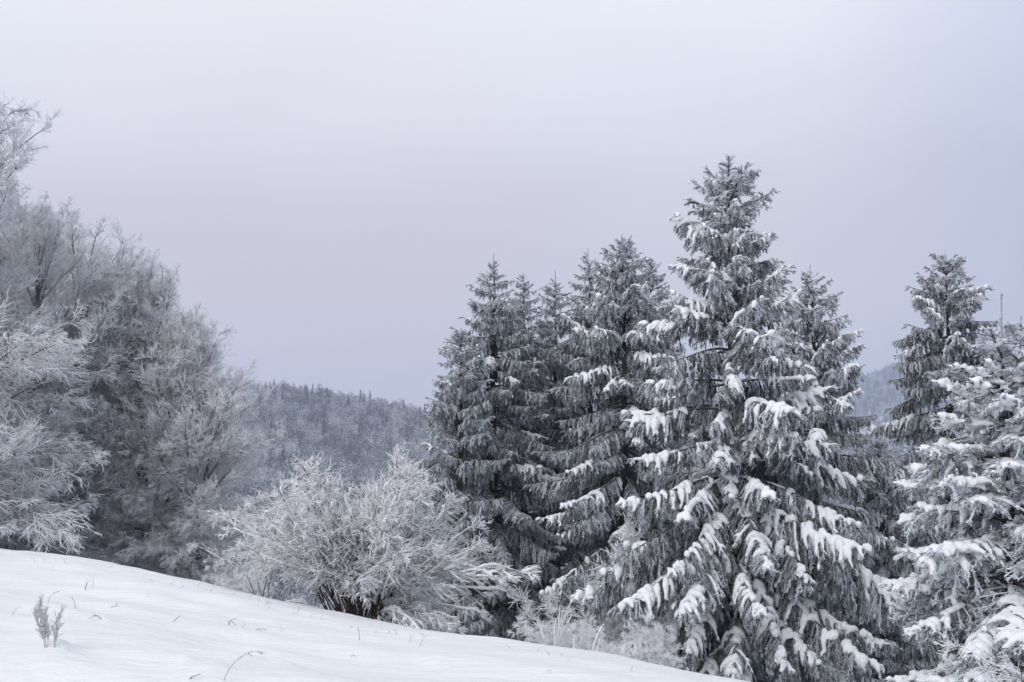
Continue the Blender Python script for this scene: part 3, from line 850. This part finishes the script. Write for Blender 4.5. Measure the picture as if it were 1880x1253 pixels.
def shrub(px, d, w, dep, lib, n, len_rng, up_rng, label, seed, group=None, az_bias=None, sink=0.05, name='shrub', base_off=0.0):
    rng = np.random.default_rng(seed)
    base = on_field(px, d)
    root = empty(name, base, label, 'shrub', group)
    for i in range(n):
        a = rng.uniform(0, 2 * math.pi); rr = math.sqrt(rng.random())
        x, y = math.cos(a) * rr * w, math.sin(a) * rr * dep
        z = gz(base.x + x, base.y + y) - base.z - sink
        az = math.atan2(y * 1.2 + rng.normal() * 0.3, x + rng.normal() * 0.35)
        e = rng.uniform(*up_rng) + 18 * (1 - rr)
        me, sm, L0 = lib[int(rng.integers(0, len(lib)))]
        L = rng.uniform(*len_rng) * np.interp(e, [40, 55, 70, 88], [0.50, 0.66, 0.9, 1.0]); sc = L / L0
        M = Matrix.Translation((x, y, z)) @ Matrix.Rotation(az, 4, 'Z') @ Matrix.Rotation(-math.radians(min(e, 88)), 4, 'Y') @ Matrix.Rotation(rng.normal() * 0.3, 4, 'X') @ Matrix.Diagonal((sc, sc, sc, 1))
        s_ = link('stem', me, root, M)
        if sm is not None: tag(link('snow_load', sm, s_), None, None, None, 'stuff')
    return root

bush = shrub(666, 16.8, 0.50, 0.40, STEM, 90, (1.9, 2.5), (57, 88), 'large arching bush loaded with snow in the middle, brown stems showing', 51)
rng = np.random.default_rng(59)
for azd, e, L, x in ((80, 80, 2.35, 0.0), (-80, 78, 2.2, 0.08), (110, 76, 2.3, -0.12), (40, 78, 2.2, 0.15), (5, 60, 1.6, 0.3), (-20, 54, 1.2, 0.35), (-35, 62, 1.5, 0.25), (15, 66, 2.1, 0.3), (170, 56, 1.7, -0.4), (200, 50, 1.5, -0.4), (-60, 50, 1.8, 0.1), (-110, 45, 1.8, -0.2),
                     (-15, 56, 1.3, 0.35), (60, 70, 2.4, 0.1), (120, 70, 2.3, -0.2), (0, 74, 2.7, 0.1), (-85, 35, 1.5, 0.3)):
    me, sm, L0 = ARCH[int(rng.integers(0, 3))]
    sc = L / L0
    M = Matrix.Translation((x, -0.1, -0.05)) @ Matrix.Rotation(math.radians(azd), 4, 'Z') @ Matrix.Rotation(-math.radians(e), 4, 'Y') @ Matrix.Diagonal((sc, sc, sc, 1))
    s_ = link('stem', me, bush, M)
    if sm is not None: tag(link('snow_load', sm, s_), None, None, None, 'stuff')
shrub(440, 21.5, 0.4, 0.5, TANGLE, 12, (0.5, 1.0), (40, 85), 'pale frosted shrub left of the large snowy bush, under the left trees', 52)
shrub(492, 17.4, 0.15, 0.1, STEM, 5, (1.0, 1.7), (60, 85), 'thin bare brown sapling at the left side of the large snowy bush', 58, name='sapling')
shrub(1112, 17.6, 0.5, 0.4, TANGLE, 24, (1.6, 2.4), (50, 86), 'white tangled shrub standing against the dark foot of the spruce group', 53)
shrub(1170, 12.4, 0.5, 0.3, TANGLE, 26, (0.4, 0.85), (25, 75), 'low frosted undergrowth shrub beneath the left boughs of the tallest spruce', 54)
shrub(1040, 13.4, 0.3, 0.2, TANGLE, 16, (0.4, 0.7), (40, 85), 'low rimed twigs at the snow edge right of the large bush', 55)
shrub(1945, 8.6, 0.15, 0.15, STEM, 4, (0.7, 1.3), (40, 75), 'bare snow dotted twigs reaching in at the lower right edge', 57)

# ------------------------------------------------------------------ dead stalks on and beside the snow
def px_size(p):
    return p.y / F
def stalk(name, px, py, pts_px, r, label, cat='grass stalk', group=None, frost=0.42, side=3, tuft=0.0, mat=None, seed=0):
    """a dry stalk rooted at photo pixel (px, py); pts_px = offsets (dx, up) in photo pixels along it"""
    rng = np.random.default_rng(900 + seed)
    p = on_ground(px, py); k = px_size(p)
    P = np.array([[(dx * k, rng.normal() * 0.004, u * k) for dx, u in [(0, -6)] + list(pts_px)]])
    g = Geo()
    n = P.shape[1]
    # smooth it
    t = np.linspace(0, 1, 9); tt = np.linspace(0, 1, n)
    P = np.stack([np.interp(t, tt, P[0, :, c]) for c in range(3)], -1)[None]
    r *= 0.6
    g.tubes(P, np.linspace(r, r * 0.4, 9)[None], 5, rng, frost)
    if side:
        u = rng.uniform(0.35, 1.0, side)
        q, T = sample(P, u, np.zeros(side, int))
        S1 = grow(q, T + rng.normal(size=(side, 3)) * 0.5, rng.uniform(6, 16, side) * k, 4, 0.2, 0.08, rng)
        g.tubes(S1, np.linspace(r * 0.6, r * 0.3, 4)[None] * np.ones((side, 1)), 4, rng, frost + 0.1)
        if tuft > 0:
            Q = np.concatenate((S1, P[:, 5:][:, np.round(np.linspace(0, 3, 4)).astype(int)]))
            kk = int(tuft); own = rng.integers(0, len(Q), kk); u = rng.random(kk)
            q, T = sample(Q, u, own)
            g.blades(q, nrm(T + rng.normal(size=(kk, 3)) * 0.8), rng.uniform(2.5, 6, kk) * k, rng.uniform(1, 2.2, kk) * k, rng, 0.45, 0.8)
    o = link(name, g.mesh(name, mat or M_DRY))
    o.location = p
    return tag(o, label, cat, group)

w = on_ground(84, 1193); k = px_size(w)
weed = empty('dead_weed', w, 'frosted dead weed with feathery grey plumes standing in the snow at lower left', 'weed')
rng = np.random.default_rng(61)
for dx, tx, h, ns, bx in ((0, -14, 84, 44, -3), (-1, -24, 68, 36, -5), (2, -5, 66, 32, 1), (1, -18, 76, 36, -4), (15, 13, 74, 24, 3), (14, 8, 58, 18, 0)):
    g = Geo()
    P = np.array([[(dx * k, 0, -5 * k), ((dx + bx) * k, 0.01, h * 0.3 * k), ((dx + tx) * 0.6 * k, 0.0, h * 0.65 * k), ((dx + tx) * k, 0.01, h * k)]])
    g.tubes(P, np.array([[0.0035, 0.003, 0.0025, 0.0015]]), 5, rng, 0.4)
    u = rng.uniform(0.22, 0.98, ns)
    q, T = sample(P, u, np.zeros(ns, int))
    S1 = grow(q, T * 0.9 + rng.normal(size=(ns, 3)) * 0.38, rng.uniform(10, 24, ns) * k * (1.2 - u * 0.6), 4, -0.3, 0.08, rng)
    g.tubes(S1, np.linspace(0.0028, 0.0016, 4)[None] * np.ones((ns, 1)), 4, rng, 0.35)
    kk = ns * 34; own = rng.integers(0, ns, kk)
    q, T = sample(S1, rng.random(kk), own)
    g.blades(q, nrm(T + rng.normal(size=(kk, 3)) * 0.7), rng.uniform(2, 5, kk) * k, rng.uniform(0.6, 1.3, kk) * k, rng, 0.8, 1.0)
    link('stem', g.mesh('stem', M_TWIG), weed)
stalk('grass_stalk', 410, 1249, [(6, 14), (22, 34), (38, 46), (55, 52), (78, 47)], 0.0045, 'bent dry grass stalk leaning right out of the snow at the bottom edge', seed=1, side=5, tuft=60)
stalk('twig', 345, 1247, [(6, 4), (14, 6), (22, 9)], 0.010, 'short brown twig lying in the snow left of the bent grass stalk', 'twig', seed=2, side=1)
stalk('dead_leaf', 419, 1148, [(2, 6), (5, 9), (9, 3)], 0.012, 'curled brown dead leaf on the snow slope below the left trees', 'leaf', seed=3, side=2)
stalk('twig', 466, 1157, [(6, 2), (14, 2), (24, 1)], 0.010, 'thin dark twig lying flat on the snow right of the curled leaf', 'twig', seed=4, side=2)
stalk('grass_tuft', 190, 1140, [(-6, 2), (-10, 5), (-14, 6)], 0.009, 'small brown grass tuft buried in the snow right of the weed', 'grass tuft', seed=5, side=7)
stalk('grass_stalk', 661, 1176, [(-2, 12), (-3, 20), (-4, 27)], 0.006, 'upright brown stalk on the snow in front of the large bush', seed=6, side=1)
stalk('grass_stalk', 768, 1188, [(5, 6), (8, 12), (11, 17)], 0.006, 'short leaning stalk on the snow near the right foot of the bush', seed=7, side=1)
stalk('grass_stalk', 139, 1118, [(-2, 8), (-4, 14), (-8, 19)], 0.006, 'thin grass stalk on the snow above the feathery weed', seed=8, side=2)
stalk('grass_stalk', 88, 1108, [(1, 8), (12, 20), (22, 22)], 0.005, 'thin hooked stalk bending right on the slope above the weed', seed=9, side=1)
stalk('grass_stalk', 21, 1131, [(3, 4), (6, 9), (8, 12)], 0.006, 'short dark stalk on the snow by the left edge', seed=10, side=1)
stalk('grass_stalk', 157, 1084, [(0, 4), (1, 9), (3, 13)], 0.010, 'stubby brown seed stalk near the top of the left slope', seed=11, side=3)
stalk('grass_stalk', 170, 1078, [(0, 8), (1, 14), (2, 19)], 0.005, 'thin upright stalk beside the stubby seed stalk on the left slope', seed=12, side=1)
stalk('twig', 200, 1118, [(6, 3), (11, 3), (18, 5)], 0.008, 'slender twig lying on the snow above the small grass tuft', 'twig', seed=13, side=1)
stalk('twig', 316, 1142, [(5, 4), (9, 6), (12, 8)], 0.008, 'little forked twig on the snow in the middle of the left slope', 'twig', seed=14, side=2)
stalk('grass_stalk', 752, 1180, [(1, 6), (2, 10), (3, 14)], 0.005, 'tiny upright stalk left of the short leaning stalk by the bush', seed=15, side=1)
rng = np.random.default_rng(63)
for i in range(40):
    px = rng.uniform(60, 1180)
    ey = np.interp(px, [c[0] for c in CREST], [c[1] for c in CREST])
    py = ey + rng.uniform(1, 12) if i < 34 else ey + rng.uniform(25, 70)
    hh = rng.uniform(3, 8)
    o = stalk('grass_stub', px, py, [(rng.normal() * 1.5, hh * 0.5), (rng.normal() * 3, hh * 0.8), (rng.normal() * 5, hh)], 0.0045, 'tiny dry grass stub poking through the snow near its upper edge', 'grass stub', 'grass stubs along the snow edge', seed=20 + i, side=1)
def reeds(px, d, n, hpx, label, seed):
    rng = np.random.default_rng(seed)
    p = on_field(px, d); k = d / F
    root = empty('frosted_stalks', p, label, 'plant')
    for i in range(n):
        g = Geo()
        x0 = rng.normal() * 16 * k; lean = rng.normal(0.25, 0.25)
        P = grow(np.array([[x0, rng.normal() * 0.05, -0.08]]), np.array([[lean, rng.normal() * 0.1, 1.0]]), np.array([rng.uniform(0.55, 1.1) * hpx * k + 0.08]), 8, 0.35, 0.08, rng)
        g.tubes(P, (np.linspace(0.005, 0.009, 8) * np.array([1, 1, 1, 1.1, 1.1, 1, 0.9, 0.3]))[None], 6, rng, 0.5)
        kk = 140
        q, T = sample(P, rng.random(kk), np.zeros(kk, int))
        g.blades(q, nrm(T + rng.normal(size=(kk, 3)) * 0.6), rng.uniform(0.015, 0.035, kk), rng.uniform(0.005, 0.010, kk), rng, 0.5, 0.8)
        link('stalk', g.mesh('stalk', M_TWIG), root)
reeds(1018, 12.2, 6, 80, 'upright white frosted stalks at the snow edge before the tangled shrub', 64)
reeds(1075, 11.9, 5, 60, 'leaning white frosted stalks right of the upright ones, low at the snow edge', 65)

# ------------------------------------------------------------------ woods across the valley
def far_spruce_mesh(seed, H, w):
    rng = np.random.default_rng(seed)
    g = Geo()
    g.tubes(np.array([[[0, 0, -1.0], [0, 0, H * 0.5], [0, 0, H]]]), np.array([[0.3, 0.2, 0.04]]), 5, rng)
    n = 620
    t = rng.uniform(0.05, 1.0, n) ** 0.8
    az = rng.uniform(0, 6.28, n)
    z = H * (1 - t * 0.93)
    R = w * t * rng.uniform(0.35, 1.1, n)
    p = np.stack((np.cos(az) * R * 0.35, np.sin(az) * R * 0.35, z + 0.3), -1)
    d = nrm(np.stack((np.cos(az), np.sin(az), -0.45 + rng.normal(size=n) * 0.15), -1))
    g.blades(p, d, R * 0.8 + 0.35, 0.35 + 0.55 * t * rng.uniform(0.6, 1.4, n), rng, 0.5, 0.8)
    return g.mesh('far_spruce', M_FAR_CON, smooth=False)
def far_broad_mesh(seed, H, w):
    rng = np.random.default_rng(seed)
    g = Geo()
    P = grow(np.zeros((5, 3)), np.stack([np.array([rng.normal() * 0.25, rng.normal() * 0.25, 1.0]) for _ in range(5)]), np.full(5, H * 0.8), 5, -0.05, 0.06, rng)
    g.tubes(P, np.linspace(0.22, 0.06, 5)[None] * np.ones((5, 1)), 4, rng)
    n = 1000
    # twig sprays in uneven clumps through the crown
    cc = rng.normal(size=(16, 3)) * np.array([w * 0.40, w * 0.40, H * 0.17]) + np.array([0, 0, H * 0.62])
    own = rng.integers(0, 16, n)
    o = nrm(rng.normal(size=(n, 3)))
    p = cc[own] + o * rng.uniform(0.1, 1.0, n)[:, None] * w * 0.28
    d = nrm(o + np.array([0, 0, 0.5]) + rng.normal(size=(n, 3)) * 0.3)
    g.blades(p, d, rng.uniform(0.6, 1.5, n), rng.uniform(0.12, 0.4, n), rng, 0.5, 0.8)
    return g.mesh('far_broadleaf', M_FAR_DEC, smooth=False)
FS = [far_spruce_mesh(800 + i, [22, 25, 20][i], [4.0, 4.4, 3.7][i]) for i in range(3)]
FB = [far_broad_mesh(810 + i, [18, 16, 19, 17][i], [7.4, 6.6, 8.0, 7.0][i]) for i in range(4)]
rng = np.random.default_rng(77)
pts = []
for r in np.arange(400, 1060, 9.5):
    w = 2.2 * r * math.tan(0.52)
    m = int(2 * 0.52 * r / 10.0)
    for a in np.linspace(-0.52, 0.52, m) + rng.normal(size=m) * 0.6 / r * 3:
        rr = r + rng.normal() * 2.2
        pts.append((rr * math.sin(a), rr * math.cos(a)))
pts = np.array(pts); pz = hill1(pts[:, 0], pts[:, 1])
# what the photo shows of it: between the left trees and the spruces, above the bush
scr_x = pts[:, 0] / pts[:, 1] * F + 940
scr_y = 800 - (pz + 16) / pts[:, 1] * F
seen = (scr_x > 400) & (scr_x < 800) & (scr_y < 905)
con = rng.random(len(pts)) < np.interp(pts[:, 1], [600, 880, 960], [0.14, 0.16, 0.5])
order = np.argsort(-seen.astype(float) * 1e6 + np.hypot(pts[:, 0], pts[:, 1]))
single = order[:300]
isone = np.zeros(len(pts), bool); isone[single] = True
for i in single:
    me = FS[int(rng.integers(0, 3))] if con[i] else FB[int(rng.integers(0, 4))]
    o = link('far_spruce' if con[i] else 'far_broadleaf_tree', me)
    o.location = (pts[i, 0], pts[i, 1], pz[i]); s = rng.uniform(0.85, 1.3)
    o.scale = (s, s, s * rng.uniform(0.9, 1.15) * 1.0); o.rotation_euler = (0, 0, rng.uniform(0, 6.28))
    ridge = pts[i, 1] > 930
    if con[i] and ridge: tag(o, 'small pointed spruce on the ridge line of the wooded hill, against the sky', 'tree', 'far spruces along the ridge')
    elif con[i]: tag(o, 'dark pointed spruce among the frosted woods across the valley', 'tree', 'far spruces on the wooded slope')
    elif ridge: tag(o, 'frosted round tree near the top edge of the wooded hill', 'tree', 'far broadleaf trees along the ridge')
    else: tag(o, 'round frosted broadleaf tree in the woods across the valley', 'tree', 'far broadleaf trees on the wooded slope')

def forest(name, P, Z, meshes, smin, smax):
    """one object: trees instanced on points by geometry nodes"""
    hold = bpy.data.collections.new(name + '_kinds')
    for i, m in enumerate(meshes):
        hold.objects.link(bpy.data.objects.new('forest_kind', m))
    me = bpy.data.meshes.new(name)
    me.from_pydata([(a, b, c) for (a, b), c in zip(P, Z)], [], [])
    o = link(name, me)
    ng = bpy.data.node_groups.new(name, 'GeometryNodeTree')
    ng.interface.new_socket('Geometry', in_out='INPUT', socket_type='NodeSocketGeometry')
    ng.interface.new_socket('Geometry', in_out='OUTPUT', socket_type='NodeSocketGeometry')
    gi = ng.nodes.new('NodeGroupInput'); go = ng.nodes.new('NodeGroupOutput')
    ip = ng.nodes.new('GeometryNodeInstanceOnPoints')
    ci = ng.nodes.new('GeometryNodeCollectionInfo'); ci.inputs['Collection'].default_value = hold
    ci.inputs['Separate Children'].default_value = True; ci.inputs['Reset Children'].default_value = True
    r1 = ng.nodes.new('FunctionNodeRandomValue'); r1.data_type = 'FLOAT_VECTOR'
    r1.inputs[0].default_value = (0, 0, 0); r1.inputs[1].default_value = (0, 0, 6.283)
    r2 = ng.nodes.new('FunctionNodeRandomValue'); r2.data_type = 'FLOAT'
    r2.inputs[2].default_value = smin; r2.inputs[3].default_value = smax
    L = ng.links.new
    L(gi.outputs[0], ip.inputs['Points']); L(ci.outputs[0], ip.inputs['Instance'])
    ip.inputs['Pick Instance'].default_value = True
    L(r1.outputs[0], ip.inputs['Rotation']); L(r2.outputs[1], ip.inputs['Scale'])
    L(ip.outputs[0], go.inputs[0])
    md = o.modifiers.new('scatter', 'NODES'); md.node_group = ng
    tag(o, None, None, None, 'stuff')
    return o
rest = ~isone
forest('hillside_forest', pts[rest], pz[rest], FS[:1] + FB, 0.85, 1.3)
p2 = []
for r in np.arange(1330, 2680, 13):
    m = int(1.0 * r / 13)
    for a in np.linspace(-0.25, 0.75, m) + rng.normal(size=m) * 4 / r:
        rr = r + rng.normal() * 4; p2.append((rr * math.sin(a), rr * math.cos(a)))
p2 = np.array(p2)
forest('distant_forest', p2, hill2(p2[:, 0], p2[:, 1]), FS[:2] + FB[:3], 0.9, 1.3)
